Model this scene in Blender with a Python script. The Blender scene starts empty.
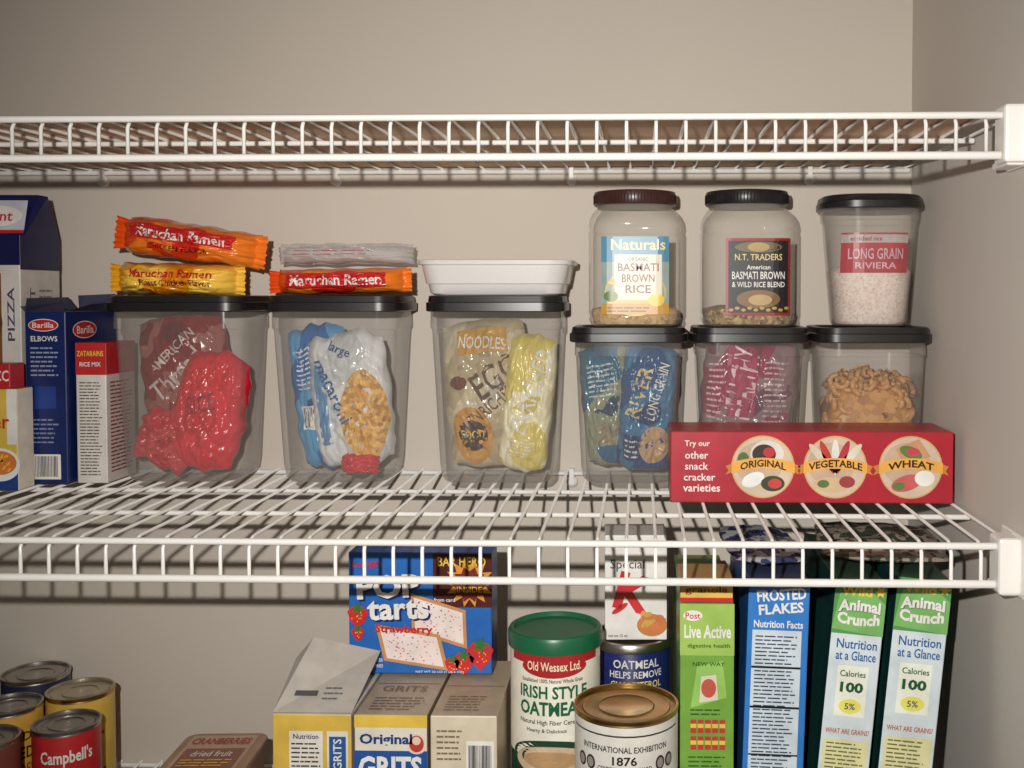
import bpy, math, random
from mathutils import Vector, Matrix, Euler, noise
random.seed(7)
S = bpy.context.scene
COL = S.collection
R = math.radians

# ------------------------------------------------------------------ materials
def lin(c):
    c = c/255.0
    return c/12.92 if c <= 0.04045 else ((c+0.055)/1.055)**2.4
def mute(c, f=.07):
    l = .3*c[0]+.55*c[1]+.15*c[2]
    return tuple(x*(1-f)+l*f for x in c)
_mc = {}
def K(r, g, b, rough=0.36, metal=0.0, var=0.14, scale=45.0, bump=0.0, name=None):
    key = (r, g, b, rough, metal, var, scale, bump)
    if key in _mc: return _mc[key]
    m = bpy.data.materials.new(name or "print_%d_%d_%d" % (r, g, b)); m.use_nodes = True
    nt = m.node_tree; p = nt.nodes["Principled BSDF"]
    c = mute((lin(r), lin(g), lin(b)))
    tc = nt.nodes.new("ShaderNodeTexCoord")
    n = nt.nodes.new("ShaderNodeTexNoise"); n.inputs["Scale"].default_value = scale; n.inputs["Detail"].default_value = 3
    nt.links.new(tc.outputs["Object"], n.inputs["Vector"])
    cr = nt.nodes.new("ShaderNodeValToRGB")
    cr.color_ramp.elements[0].position = 0.3; cr.color_ramp.elements[1].position = 0.7
    cr.color_ramp.elements[0].color = (c[0]*(1-var), c[1]*(1-var), c[2]*(1-var), 1)
    cr.color_ramp.elements[1].color = (min(1, c[0]*(1+var*.4)), min(1, c[1]*(1+var*.4)), min(1, c[2]*(1+var*.4)), 1)
    nt.links.new(n.outputs["Fac"], cr.inputs["Fac"]); nt.links.new(cr.outputs["Color"], p.inputs["Base Color"])
    p.inputs["Roughness"].default_value = rough; p.inputs["Metallic"].default_value = metal
    if bump:
        b_ = nt.nodes.new("ShaderNodeBump"); b_.inputs["Strength"].default_value = bump; b_.inputs["Distance"].default_value = 0.002
        nt.links.new(n.outputs["Fac"], b_.inputs["Height"]); nt.links.new(b_.outputs["Normal"], p.inputs["Normal"])
    _mc[key] = m
    return m

def patch_mat(name, cols, scale=14, rough=0.25, bump=0.5, vor=False):
    m = bpy.data.materials.new(name); m.use_nodes = True
    nt = m.node_tree; p = nt.nodes["Principled BSDF"]
    tc = nt.nodes.new("ShaderNodeTexCoord")
    if vor:
        n = nt.nodes.new("ShaderNodeTexVoronoi"); out = n.outputs["Color"]
    else:
        n = nt.nodes.new("ShaderNodeTexNoise"); n.inputs["Detail"].default_value = 1.5; out = n.outputs["Fac"]
    n.inputs["Scale"].default_value = scale
    nt.links.new(tc.outputs["Object"], n.inputs["Vector"])
    cr = nt.nodes.new("ShaderNodeValToRGB"); cr.color_ramp.interpolation = 'CONSTANT' if not vor else 'LINEAR'
    N = len(cols); els = cr.color_ramp.elements
    while len(els) < N: els.new(0.5)
    for i, c in enumerate(cols):
        els[i].position = (0.0 if i == 0 else 0.36+0.28*(i-1)/max(1, N-2)) if not vor else i/(N-1)
        els[i].color = (lin(c[0]), lin(c[1]), lin(c[2]), 1)
    nt.links.new(out, cr.inputs["Fac"]); nt.links.new(cr.outputs["Color"], p.inputs["Base Color"])
    p.inputs["Roughness"].default_value = rough
    n2 = nt.nodes.new("ShaderNodeTexNoise"); n2.inputs["Scale"].default_value = 45; n2.inputs["Detail"].default_value = 3
    nt.links.new(tc.outputs["Object"], n2.inputs["Vector"])
    b_ = nt.nodes.new("ShaderNodeBump"); b_.inputs["Strength"].default_value = bump; b_.inputs["Distance"].default_value = 0.004
    nt.links.new((out if vor else n2.outputs["Fac"]), b_.inputs["Height"]); nt.links.new(b_.outputs["Normal"], p.inputs["Normal"])
    return m

def plastic(name, col, alpha, rough=0.3, edge=0.35):
    m = bpy.data.materials.new(name); m.use_nodes = True
    nt = m.node_tree; p = nt.nodes["Principled BSDF"]
    p.inputs["Base Color"].default_value = (lin(col[0]), lin(col[1]), lin(col[2]), 1)
    p.inputs["Roughness"].default_value = rough
    p.inputs["Coat Weight"].default_value = 0.6; p.inputs["Coat Roughness"].default_value = 0.06
    lw = nt.nodes.new("ShaderNodeLayerWeight"); lw.inputs["Blend"].default_value = 0.35
    mr = nt.nodes.new("ShaderNodeMapRange"); mr.inputs["To Min"].default_value = alpha; mr.inputs["To Max"].default_value = min(1, alpha+edge)
    nt.links.new(lw.outputs["Facing"], mr.inputs["Value"]); nt.links.new(mr.outputs["Result"], p.inputs["Alpha"])
    return m

WALL = K(209, 198, 184, 0.8, var=0.03, scale=3, name="wall_paint")
WALLR = K(208, 200, 190, 0.8, var=0.03, scale=3, name="wall_paint_side")
WIRE = K(240, 236, 230, 0.22, var=0.03, name="white_vinyl")
TUB = plastic("frosted_plastic", (180, 172, 164), 0.16, 0.20, 0.44)
PET = plastic("clear_plastic", (215, 208, 195), 0.08, 0.06, 0.45)
FILM = plastic("clear_film", (235, 235, 235), 0.25, 0.12, 0.45)
TRAY = plastic("white_tray_plastic", (236, 232, 230), 0.78, 0.35, 0.2)
LID = K(30, 27, 29, 0.33, var=0.1, name="dark_lid")
BRLID = K(66, 36, 32, 0.33, name="brown_lid")
WHITE = K(236, 232, 226); BLACK = K(22, 20, 22); RED = K(205, 20, 26); GREEN = K(16, 100, 62)
YEL = K(240, 200, 40); STEEL = K(180, 176, 170, 0.3, 1.0, name="tin_steel"); GOLD = K(190, 155, 90, 0.3, 1.0, name="tin_gold")

# ------------------------------------------------------------------ mesh helpers
def mk(name, v, f, mats, mi=None, parent=None, smooth=False, loc=(0, 0, 0), rot=(0, 0, 0)):
    me = bpy.data.meshes.new(name); me.from_pydata([tuple(p) for p in v], [], f)
    if not isinstance(mats, (list, tuple)): mats = [mats]
    for m in mats: me.materials.append(m)
    if mi:
        for p, i in zip(me.polygons, mi): p.material_index = i
    if smooth:
        for p in me.polygons: p.use_smooth = True
    me.update()
    o = bpy.data.objects.new(name, me); COL.objects.link(o)
    o.location = loc; o.rotation_euler = rot
    if parent: o.parent = parent
    return o

def grp(name, loc=(0, 0, 0), rot=(0, 0, 0)):
    e = bpy.data.objects.new(name, None); e.empty_display_size = 0.02; COL.objects.link(e)
    e.location = loc; e.rotation_euler = rot
    return e

def box(name, x0, x1, y0, y1, z0, z1, mats, parent=None, bevel=0.0, mi=None):
    v = [(x0, y0, z0), (x1, y0, z0), (x1, y1, z0), (x0, y1, z0), (x0, y0, z1), (x1, y0, z1), (x1, y1, z1), (x0, y1, z1)]
    f = [(0, 1, 5, 4), (1, 2, 6, 5), (3, 0, 4, 7), (4, 5, 6, 7), (2, 3, 7, 6), (0, 3, 2, 1)]
    o = mk(name, v, f, mats, mi, parent)
    if bevel:
        b = o.modifiers.new("bevel", 'BEVEL'); b.width = bevel; b.segments = 2
    return o

_tc = {}
def text_mesh(s, bold=0.0):
    key = (s, bold)
    if key in _tc: return _tc[key]
    cu = bpy.data.curves.new("t", 'FONT'); cu.body = s; cu.size = 1; cu.resolution_u = 2; cu.offset = bold
    ob = bpy.data.objects.new("t", cu); COL.objects.link(ob)
    dg = bpy.context.evaluated_depsgraph_get(); e = ob.evaluated_get(dg); me = e.to_mesh()
    vs = [(p.co.x, p.co.y) for p in me.vertices]; fs = [tuple(p.vertices) for p in me.polygons]
    e.to_mesh_clear(); bpy.data.objects.remove(ob); bpy.data.curves.remove(cu)
    x0 = min(p[0] for p in vs); x1 = max(p[0] for p in vs); y0 = min(p[1] for p in vs); y1 = max(p[1] for p in vs)
    vs = [((p[0]-x0)/(x1-x0)-.5, (p[1]-y0)/(y1-y0)-.5) for p in vs]
    _tc[key] = (vs, fs, (x1-x0)/(y1-y0))
    return _tc[key]

class Print:
    def __init__(s, fn): s.fn = fn; s.v = []; s.f = []; s.m = []; s.mats = []
    def mi(s, m):
        if m not in s.mats: s.mats.append(m)
        return s.mats.index(m)
    def add(s, pts, faces, mat, L):
        b = len(s.v); i = s.mi(mat)
        s.v += [s.fn(u, v, 0.00022*L) for u, v in pts]
        for f in faces: s.f.append(tuple(b+k for k in f)); s.m.append(i)
    def rect(s, u0, v0, u1, v1, mat, L=1, n=8):
        pts = []; fs = []
        for j in range(n+1):
            for i in range(n+1): pts.append((u0+(u1-u0)*i/n, v0+(v1-v0)*j/n))
        for j in range(n):
            for i in range(n):
                a = j*(n+1)+i; fs.append((a, a+1, a+n+2, a+n+1))
        s.add(pts, fs, mat, L)
    def ell(s, cu, cv, ru, rv, mat, L=2, n=28, rings=3, rot=0):
        pts = [(cu, cv)]; fs = []; c, q = math.cos(rot), math.sin(rot)
        for k in range(1, rings+1):
            for i in range(n):
                a = 2*math.pi*i/n; x = ru*k/rings*math.cos(a); y = rv*k/rings*math.sin(a)
                pts.append((cu+x*c-y*q, cv+x*q+y*c))
        for i in range(n): fs.append((0, 1+i, 1+(i+1) % n))
        for k in range(rings-1):
            for i in range(n):
                a = 1+k*n+i; b = 1+k*n+(i+1) % n; fs.append((a, a+n, b+n, b))
        s.add(pts, fs, mat, L)
    def poly(s, pts, mat, L=2): s.add(pts, [tuple(range(len(pts)))], mat, L)
    def star(s, cu, cv, r0, r1, k, mat, L=2):
        pts = [(cu, cv)]
        for i in range(2*k):
            r = r1 if i % 2 else r0; a = math.pi*i/k; pts.append((cu+r*math.cos(a), cv+r*math.sin(a)))
        s.add(pts, [(0, 1+i, 1+(i+1) % (2*k)) for i in range(2*k)], mat, L)
    def text(s, t, cu, cv, w, h, mat, L=4, rot=0, bold=0.012, arc=0):
        vs, fs, asp = text_mesh(t, bold)
        if h is None: h = w/asp
        if w is None: w = h*asp
        c, q = math.cos(rot), math.sin(rot)
        s.add([(cu+x*w*c-(y*h-arc*x*x*4)*q, cv+x*w*q+(y*h-arc*x*x*4)*c) for x, y in vs], fs, mat, L)
    def lines(s, u0, v0, u1, v1, n, mat, L=2, fill=0.35):
        for i in range(n):
            v = v0+(v1-v0)*(i+.5)/n; hh = (v1-v0)/n*fill/2
            u = u0; e = u1-(u1-u0)*random.random()*.25
            while u < e-.0005:
                l = random.uniform(.12, .35)*(u1-u0); l = min(l, e-u)
                s.rect(u, v-hh, u+l*.85, v+hh, mat, L, 2); u += l
    def vlines(s, u0, v0, u1, v1, n, mat, L=2):
        for i in range(n):
            u = u0+(u1-u0)*(i+.5)/n; hh = (u1-u0)/n*random.uniform(.15, .4)
            s.rect(u-hh, v0, u+hh, v1, mat, L, 1)
    def done(s, parent, name="printing"):
        return mk(name, s.v, s.f, s.mats, s.m, parent)

class Carton:
    def __init__(s, name, x0, x1, y0, y1, z0, h, front, side=None, top=None, ry=0, rz=0, bevel=.0012):
        s.w = x1-x0; s.d = y1-y0; s.h = h; w, d = s.w/2, s.d/2
        s.g = grp(name, ((x0+x1)/2, (y0+y1)/2, z0), (0, ry, rz))
        side = side or front; top = top or side
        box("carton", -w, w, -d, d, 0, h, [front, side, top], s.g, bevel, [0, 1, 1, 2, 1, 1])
        s.F = Print(lambda u, v, e: (-w+u, -d-e, v)); s.Rt = Print(lambda u, v, e: (w+e, -d+u, v))
        s.Lf = Print(lambda u, v, e: (-w-e, d-u, v)); s.T = Print(lambda u, v, e: (-w+u, -d+v, h+e))
    def seam(s, mat):
        s.T.rect(.002, s.d*.5-.0006, s.w-.002, s.d*.5+.0006, mat, 1, 1)
    def done(s):
        for nm, p in (("front_print", s.F), ("right_print", s.Rt), ("left_print", s.Lf), ("top_print", s.T)):
            if p.v: p.done(s.g, nm)

def lathe(name, prof, mats, mi, parent, seg=56, loc=(0, 0, 0), smooth=True):
    v = []; f = []; m = []
    for r, z in prof:
        for i in range(seg):
            a = 2*math.pi*i/seg; v.append((r*math.cos(a), r*math.sin(a), z))
    for k in range(len(prof)-1):
        for i in range(seg):
            j = (i+1) % seg
            f.append((k*seg+i, k*seg+j, (k+1)*seg+j, (k+1)*seg+i)); m.append(mi[k] if mi else 0)
    f.append(tuple(reversed(range(seg)))); m.append(m[0])
    f.append(tuple((len(prof)-1)*seg+i for i in range(seg))); m.append(m[-2] if len(m) > 1 else 0)
    o = mk(name, v, f, mats, m, parent, smooth, loc)
    e = o.modifiers.new("es", 'EDGE_SPLIT'); e.split_angle = R(35)
    return o

def rr(hw, hd, r, n=7):
    r = min(r, hw*.999, hd*.999); P = []
    for cx, cy, a0 in ((hw-r, hd-r, 0), (-hw+r, hd-r, 90), (-hw+r, -hd+r, 180), (hw-r, -hd+r, 270)):
        for i in range(n):
            a = R(a0+90*i/(n-1)); P.append((cx+r*math.cos(a), cy+r*math.sin(a)))
    return P
def loft(name, prof, mats, parent, loc=(0, 0, 0), cap0=True, cap1=True, mi=None, split=40):
    v = []; f = []; m = []
    for z, a, b, r in prof: v += [(x, y, z) for x, y in rr(a, b, r)]
    N = 28
    for k in range(len(prof)-1):
        for i in range(N):
            j = (i+1) % N; f.append((k*N+i, k*N+j, (k+1)*N+j, (k+1)*N+i)); m.append(mi[k] if mi else 0)
    if cap0: f.append(tuple(reversed(range(N)))); m.append(m[0])
    if cap1: f.append(tuple((len(prof)-1)*N+i for i in range(N))); m.append(m[N*(len(prof)-1)-1])
    o = mk(name, v, f, mats, m, parent, True, loc)
    e = o.modifiers.new("es", 'EDGE_SPLIT'); e.split_angle = R(split)
    return o

def grp_child(name, parent, loc, rot):
    e = bpy.data.objects.new(name, None); e.empty_display_size = .01; COL.objects.link(e)
    e.parent = parent; e.location = loc; e.rotation_euler = rot; return e
def pillow(name, parent, loc, rot, w, h, t, mat, seed=0, amp=.003, n=48, pz=3.0, px=2.6, rnd=0.0, crease=0.0):
    def surf(a, b, sd):
        a = max(-1, min(1, a)); b = max(-1, min(1, b))
        pr = max(0, (1-abs(a)**px)*(1-abs(b)**pz))**.5
        q = noise.noise(Vector((a*2.2+seed, b*2.2, sd)))*amp*1.6+noise.noise(Vector((a*6+seed, b*5, sd*3)))*amp*.6
        # sharp film creases along noise zero-lines
        q -= crease*(1-min(1, abs(noise.noise(Vector((a*3.2+b*2+seed, b*2.4-a, sd*2))))*6))
        q -= crease*.6*(1-min(1, abs(noise.noise(Vector((a*5.2-b*3+seed*2, b*4.4+a*2, sd*5))))*5))
        ex = noise.noise(Vector((b*3+seed, 5.1, 0)))*amp*a*1.5; ez = noise.noise(Vector((a*3+seed, 9.1, 0)))*amp*b*1.5
        return Vector((a*w/2*(1-rnd*abs(b)**2.5)+ex, sd*max(0, t/2*pr+q*pr), b*h/2*(1-rnd*abs(a)**2.5)+ez+noise.noise(Vector((a*1.3+seed, 3, 3)))*amp*.8))
    v = []; f = []
    for sd in (-1, 1):
        b0 = len(v)
        for j in range(n+1):
            for i in range(n+1): v.append(surf(-1+2*i/n, -1+2*j/n, sd))
        for j in range(n):
            for i in range(n):
                a = b0+j*(n+1)+i; q = (a, a+1, a+n+2, a+n+1); f.append(q if sd < 0 else q[::-1])
    g = grp_child(name+"_frame", parent, loc, rot)
    mk(name, v, f, mat, None, g, True)
    def fn(u, vv, e):
        p = surf(2*u/w, 2*vv/h, -1); return (p.x, p.y-e-.0013, p.z)
    P = Print(fn); P.g = g
    return P
def fins(parent, w, h, mat, ext=.011, y=-.006):
    """crimped end seals of a packet"""
    V = []; F = []
    for sx in (-1, 1):
        b = len(V); n = 16
        for j in range(n+1):
            b_ = -1+2*j/n
            for i in range(4):
                k = i/3
                V.append((sx*(w/2-.012+(ext+.012)*k+(.0012 if j % 2 and i == 3 else 0)), y+.0022*math.sin(j*1.9+sx)*k+.003*k*sx, b_*h/2*(.72+.20*k)))
        for j in range(n):
            for i in range(3):
                a = b+j*4+i; F.append((a, a+1, a+5, a+4))
    return mk("end_seals", V, F, mat, None, parent, False)

def tube(V, F, pts, r, n=6, ref=Vector((1, 0, 0))):
    b = len(V); pts = [Vector(p) for p in pts]
    for i, p in enumerate(pts):
        t = (pts[min(i+1, len(pts)-1)]-pts[max(i-1, 0)]).normalized()
        a = t.cross(ref).normalized(); c = t.cross(a)
        for k in range(n):
            q = 2*math.pi*k/n; V.append(p+a*r*math.cos(q)+c*r*math.sin(q))
    for i in range(len(pts)-1):
        for k in range(n):
            l = (k+1) % n; F.append((b+i*n+k, b+i*n+l, b+(i+1)*n+l, b+(i+1)*n+k))
    F.append(tuple(b+k for k in range(n))); F.append(tuple(b+(len(pts)-1)*n+k for k in reversed(range(n))))

# ------------------------------------------------------------------ room
XR = 0.3265; XL = -1.25
box("wall_back", XL-.1, XR+.1, 0.0, 0.1, 0, 2.44, WALL)
box("wall_right", XR, XR+.1, -1.9, 0.0, 0, 2.44, WALLR)
box("wall_left", XL-.1, XL, -1.9, 0.0, 0, 2.44, WALL)
box("floor", XL-.1, XR+.1, -1.9, 0.1, -.05, 0, K(120, 95, 70, .5, var=.2, scale=8))
box("ceiling", XL-.1, XR+.1, -1.9, 0.1, 2.44, 2.5, WALL)
box("baseboard_back", XL, XR, -.014, 0, 0, .09, WHITE, bevel=.003)

# ------------------------------------------------------------------ wire shelves
def wire_shelf(z):
    g = grp("wire_shelf", (0, 0, z))
    V = []; F = []
    x = XR-.008; X0 = XL+.004
    while x > X0:
        tube(V, F, [(x, -.004, 0), (x, -.366, 0), (x, -.373, -.002), (x, -.377, -.009), (x, -.377, -.034)], .0017)
        x -= .0254
    for y, zz, r in ((-.007, -.004, .003), (-.13, -.0042, .0026), (-.25, -.0042, .0026), (-.3805, -.0015, .0031), (-.378, -.035, .0036)):
        tube(V, F, [(X0, y, zz), (XR-.004, y, zz)], r, 8, Vector((0, 0, 1)))
    mk("shelf_wires", V, F, WIRE, None, g, True)
    box("end_bracket_plate", XR-.004, XR-.0005, -.40, -.34, -.045, .009, WIRE, g, .002)
    box("end_bracket_cup", XR-.022, XR-.003, -.390, -.362, -.042, .007, WIRE, g, .003)
    box("end_bracket_foot", XR-.018, XR-.003, -.384, -.345, -.044, -.038, WIRE, g, .002)
    for i, cx in enumerate((-.657, -.37, -.083, .204, -.944)):
        lathe("wall_clip_%d" % (i+1), [(.0025, 0), (.0068, .001), (.0068, .007), (.0035, .010)], [WIRE], None, g, 20).matrix_local = \
            Matrix.Translation((cx, -.001, -.014)) @ Matrix.Rotation(R(90), 4, 'X')
        box("clip_hook_%d" % (i+1), cx-.003, cx+.003, -.0115, -.001, -.014, .002, WIRE, g, .001)
    return g
ZM, ZT, ZB = 1.187, 1.5535, .819
wire_shelf(ZM); wire_shelf(ZT); wire_shelf(ZB)
MS = ZM+.0019; BS = ZB+.0019
box("shelf_liner", XL+.02, XR-.03, -.362, -.01, ZT+.0019, ZT+.0032, K(226, 192, 160, .8, var=.10, scale=14))

# ------------------------------------------------------------------ storage tubs
def tub(cx, cy, z0, H, hb, ht, hl, db, dt, dl, lidt=.018, r=.024):
    g = grp("storage_container", (cx, cy, z0))
    hh = H-lidt*.6
    def L(k, a, b): return a+(b-a)*k
    pr = [(.0, hb-.012, db-.012, r-.008), (.0012, hb-.005, db-.005, r-.003), (.006, hb-.001, db-.001, r)]
    for k in (.1, .3, .5, .7, .86): pr.append((hh*k, L(k, hb, ht), L(k, db, dt), r))
    pr += [(hh*.87, L(.87, hb, ht)+.0015, L(.87, db, dt)+.0015, r), (hh, ht, dt, r)]
    loft("tub_body", pr, TUB, g, cap1=False)
    z = H-lidt
    loft("tub_lid", [(z, hl-.0015, dl-.0015, r), (z+.001, hl, dl, r+.002), (z+lidt*.55, hl, dl, r+.002), (z+lidt*.6, hl-.002, dl-.002, r+.001),
                     (z+lidt*.95, hl-.003, dl-.003, r), (H, hl-.0045, dl-.0045, r), (H-.0005, hl-.010, dl-.010, r-.004), (H-.004, hl-.013, dl-.013, r-.006)],
         LID, g)
    return g
CY = -.069
t1 = tub(-.521, CY, MS, .211, .0650, .0740, .0800, .050, .057, .062)
t2 = tub(-.344, CY, MS, .211, .0605, .0710, .0770, .050, .057, .062)
t3 = tub(-.162, CY, MS, .211, .0640, .0735, .078, .050, .057, .062)
t4 = tub(-.013, CY, MS, .176, .0530, .0600, .066, .048, .055, .060, .017)
t5 = tub(.123, CY, MS, .176, .0530, .0600, .066, .048, .055, .060, .017)
t6 = tub(.2585, CY, MS, .176, .0530, .0590, .065, .048, .055, .060, .017)

# contents 1
P = pillow("maroon_bag", t1, (-.012, .016, .108), (0, R(-8), 0), .108, .168, .048, patch_mat("maroon_film", [(105, 10, 20), (135, 14, 26), (160, 90, 84), (115, 12, 24)], 22, .18, .4), 1, .003, rnd=.10, crease=.004)
P.text("AMERICAN", -.006, .040, .066, .012, K(215, 200, 190), rot=.6); P.text("Thread", -.004, .012, .072, .024, K(215, 200, 190), rot=.6); P.text("beauty", .008, -.024, .05, .011, K(215, 200, 190), rot=.5); P.done(P.g)
P = pillow("red_bag", t1, (.026, -.016, .078), (0, R(12), 0), .084, .140, .050, patch_mat("red_film", [(205, 8, 30), (215, 12, 36), (222, 30, 54), (208, 12, 32)], 10, .18, .3), 5, .0035, rnd=.16, crease=.006)
P.text("RICE", -.005, .01, .03, .02, K(160, 8, 24), rot=.3); P.done(P.g)
P = pillow("red_bag_fold", t1, (-.024, -.018, .044), (0, R(24), 0), .070, .064, .03, patch_mat("red_film2", [(185, 12, 32), (198, 16, 38), (205, 60, 66), (180, 14, 34)], 30, .18, .3), 8, .0035, rnd=.10, crease=.005)
# contents 2
P = pillow("blue_bag", t2, (-.024, .006, .094), (0, R(-8), 0), .072, .168, .046, patch_mat("blue_film", [(10, 90, 155), (15, 105, 172), (80, 155, 200), (12, 80, 145)], 14, .18, .3), 11, .003, rnd=.08, crease=.004)
P.rect(-.024, -.036, .010, -.008, WHITE, 1); P.vlines(-.022, -.034, .008, -.010, 14, BLACK, 3); P.lines(-.024, .01, .016, .060, 9, WHITE, 2); P.done(P.g)
P = pillow("clear_pasta_bag", t2, (.013, -.014, .092), (0, R(-6), 0), .094, .156, .046, patch_mat("clear_bag_film", [(185, 192, 194), (200, 202, 200), (222, 222, 220), (172, 190, 200)], 14, .12, .4), 13, .0035, rnd=.12, crease=.005)
MAC = patch_mat("macaroni_grain", [(160, 110, 45), (225, 170, 85), (245, 200, 120)], 190, .5, .8, True)
P.ell(.018, -.020, .027, .052, MAC, 2, 40, 6); P.rect(-.037, -.050, -.024, .045, K(90, 150, 195, .3), 1)
P.text("large", -.004, .058, .03, .013, K(30, 90, 150), rot=-.5); P.text("macaroni", -.016, .014, .080, .013, K(30, 90, 150), rot=-1.2); P.done(P.g)
P = pillow("red_packet", t2, (.024, -.022, .020), (0, 0, 0), .044, .026, .026, K(205, 18, 40, .25), 3, .002, rnd=.1, crease=.002)
# contents 3
P = pillow("egg_noodle_bag", t3, (-.014, .006, .098), (0, R(-5), 0), .102, .172, .052, patch_mat("noodle_film", [(160, 145, 120), (182, 164, 130), (205, 190, 155), (188, 180, 165)], 20, .15, .4), 21, .003, rnd=.08, crease=.0045)
P.rect(-.030, .048, .030, .076, K(205, 150, 40), 1, 14); P.text("NOODLES", .000, .060, .056, .014, WHITE, rot=-.12, L=6); P.text("EGG", .012, .020, .056, .032, K(95, 70, 45), rot=.5)
P.ell(-.020, -.046, .024, .034, K(205, 145, 50), 2, 30, 6); P.ell(-.020, -.046, .018, .018, K(55, 30, 18), 4); P.text("FOOD", -.020, -.045, .028, .010, K(235, 195, 90), 6)
P.text("ENRICHED", .006, -.012, .066, .015, K(105, 80, 55), rot=.6); P.ell(-.032, .016, .010, .008, K(110, 60, 30), 4); P.done(P.g)
P = pillow("yellow_bag", t3, (.034, -.012, .088), (0, R(6), 0), .058, .158, .040, patch_mat("yellow_film", [(206, 185, 90), (220, 202, 108), (236, 228, 190), (205, 185, 88)], 20, .18, .4), 23, .003, rnd=.10, crease=.0045)
P.text("ENRICHED", .004, .015, .10, .020, WHITE, rot=R(76)); P.lines(-.020, -.062, .016, -.038, 6, WHITE); P.done(P.g)
# contents 4
P = pillow("teal_bag", t4, (-.024, .006, .084), (0, R(-6), 0), .060, .140, .042, patch_mat("teal_film", [(25, 80, 105), (32, 100, 130), (140, 145, 120), (28, 70, 95)], 20, .18, .3), 31, .003, rnd=.08, crease=.004)
P.lines(-.020, .01, .018, .050, 7, K(200, 215, 215)); P.rect(-.014, -.045, .012, -.020, K(150, 140, 110), 1); P.done(P.g)
P = pillow("rice_bag", t4, (.021, -.008, .082), (0, R(5), 0), .064, .144, .048, patch_mat("rice_film", [(15, 70, 120), (18, 80, 130), (50, 115, 155), (16, 60, 105)], 14, .18, .3), 33, .003, rnd=.08, crease=.0045)
P.text("RIVER", -.010, .020, .060, .017, K(225, 200, 140), rot=R(78)); P.text("LONG GRAIN", .010, .022, .066, .012, WHITE, rot=R(78)); P.ell(.012, -.040, .018, .022, K(200, 160, 120), 2); P.rect(-.024, -.060, -.004, -.030, K(20, 60, 110), 1); P.lines(-.022, -.058, -.006, -.034, 4, WHITE, 3); P.done(P.g)
# contents 5
P = pillow("magenta_bag", t5, (.0, -.004, .086), (0, R(4), 0), .108, .148, .060, patch_mat("magenta_film", [(120, 40, 70), (150, 46, 80), (140, 110, 115), (100, 60, 78)], 20, .18, .4), 41, .0035, rnd=.06, crease=.005)
P.rect(-.028, -.012, .006, .066, K(175, 45, 90, .3), 1)
P.text("HEALTHY", -.010, .026, .080, .030, K(232, 205, 210), rot=R(84)); P.lines(.015, -.03, .044, .055, 14, K(205, 180, 185)); P.lines(-.048, -.02, -.030, .05, 10, K(225, 190, 195)); P.ell(-.012, -.056, .012, .014, K(228, 212, 195), 2); P.done(P.g)

def pasta_pile(parent, name, hw, hd, z0, z1, n, mat, seed=3):
    rnd = random.Random(seed); V = []; F = []
    for i in range(n):
        c = Vector((rnd.uniform(-hw, hw), rnd.uniform(-hd, hd), rnd.uniform(z0, z1)))
        if c.z > z1-.012: c.z -= .012*abs(c.x)/hw
        M = Euler((rnd.uniform(0, 6.3), rnd.uniform(0, 6.3), rnd.uniform(0, 6.3))).to_matrix()
        pts = [c+M @ Vector((.0065*math.cos(a), .0065*math.sin(a), 0)) for a in [k*R(30) for k in range(6)]]
        tube(V, F, pts, .0033, 7, M @ Vector((0, 0, 1)))
    return mk(name, V, F, mat, None, parent, True)
PASTA = K(205, 145, 75, .45, var=.2, scale=90)
loft("pasta_fill", [(.004, .045, .040, .02), (.08, .0475, .043, .02), (.105, .036, .034, .02)], patch_mat("pasta_fill", [(130, 84, 34), (195, 138, 68), (210, 160, 90)], 130, .5, .8, True), t6)
pasta_pile(t6, "elbow_pasta", .044, .040, .013, .126, 640, PASTA)

# items on lids of tall tubs -------------------------------------------------
ZL = MS+.211
RW = patch_mat("ramen_wrap_red", [(225, 70, 22), (235, 85, 25), (245, 130, 40), (215, 45, 22)], 10, .16, .6)
YW = patch_mat("ramen_wrap_yellow", [(232, 160, 30), (240, 172, 35), (248, 200, 80), (225, 140, 25)], 10, .16, .6)
g = grp("ramen_packet", (-.530, -.075, ZL+.0185), (0, R(1.5), 0))
P = pillow("wrapper", g, (0, 0, 0), (0, 0, 0), .138, .036, .085, YW, 51, .0028, pz=3, px=4, crease=.0035)
P.text("Maruchan Ramen", .002, .006, .092, .009, RED, bold=.02); P.text("Roast Chicken Flavor", .008, -.004, .080, .007, K(120, 20, 20)); P.text("net wt 3 oz", -.02, -.012, .03, .004, K(120, 20, 20)); P.done(P.g)
fins(g, .138, .036, YW, .007, -.012)
g = grp("ramen_packet", (-.513, -.078, ZL+.0605), (0, R(8), R(-3)))
P = pillow("wrapper", g, (0, 0, 0), (0, 0, 0), .158, .042, .088, RW, 57, .0034, pz=3, px=4, crease=.0035)
P.rect(-.060, -.002, .060, .014, K(215, 22, 22, .25), 1, 16)
P.text("Maruchan Ramen", .000, .006, .104, .012, WHITE, bold=.02); P.text("CHICKEN FLAVOR", .000, -.009, .07, .006, K(80, 15, 15)); P.done(P.g)
fins(g, .158, .042, RW, .009, -.012)
g = grp("ramen_packet", (-.340, -.082, ZL+.0165), (0, R(-1), 0))
P = pillow("wrapper", g, (0, 0, 0), (0, 0, 0), .146, .029, .080, RW, 64, .0020, pz=3, px=4, crease=.0025)
P.rect(-.056, -.008, .056, .009, K(215, 22, 22, .25), 1, 16)
P.text("Maruchan Ramen", .001, .001, .102, .012, WHITE, bold=.02); P.done(P.g)
fins(g, .146, .029, RW, .007, -.012)
g = grp("clear_bag", (-.342, -.060, ZL+.0485))
P = pillow("film", g, (0, 0, 0), (0, 0, 0), .156, .024, .090, FILM, 66, .003, crease=.003)
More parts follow.
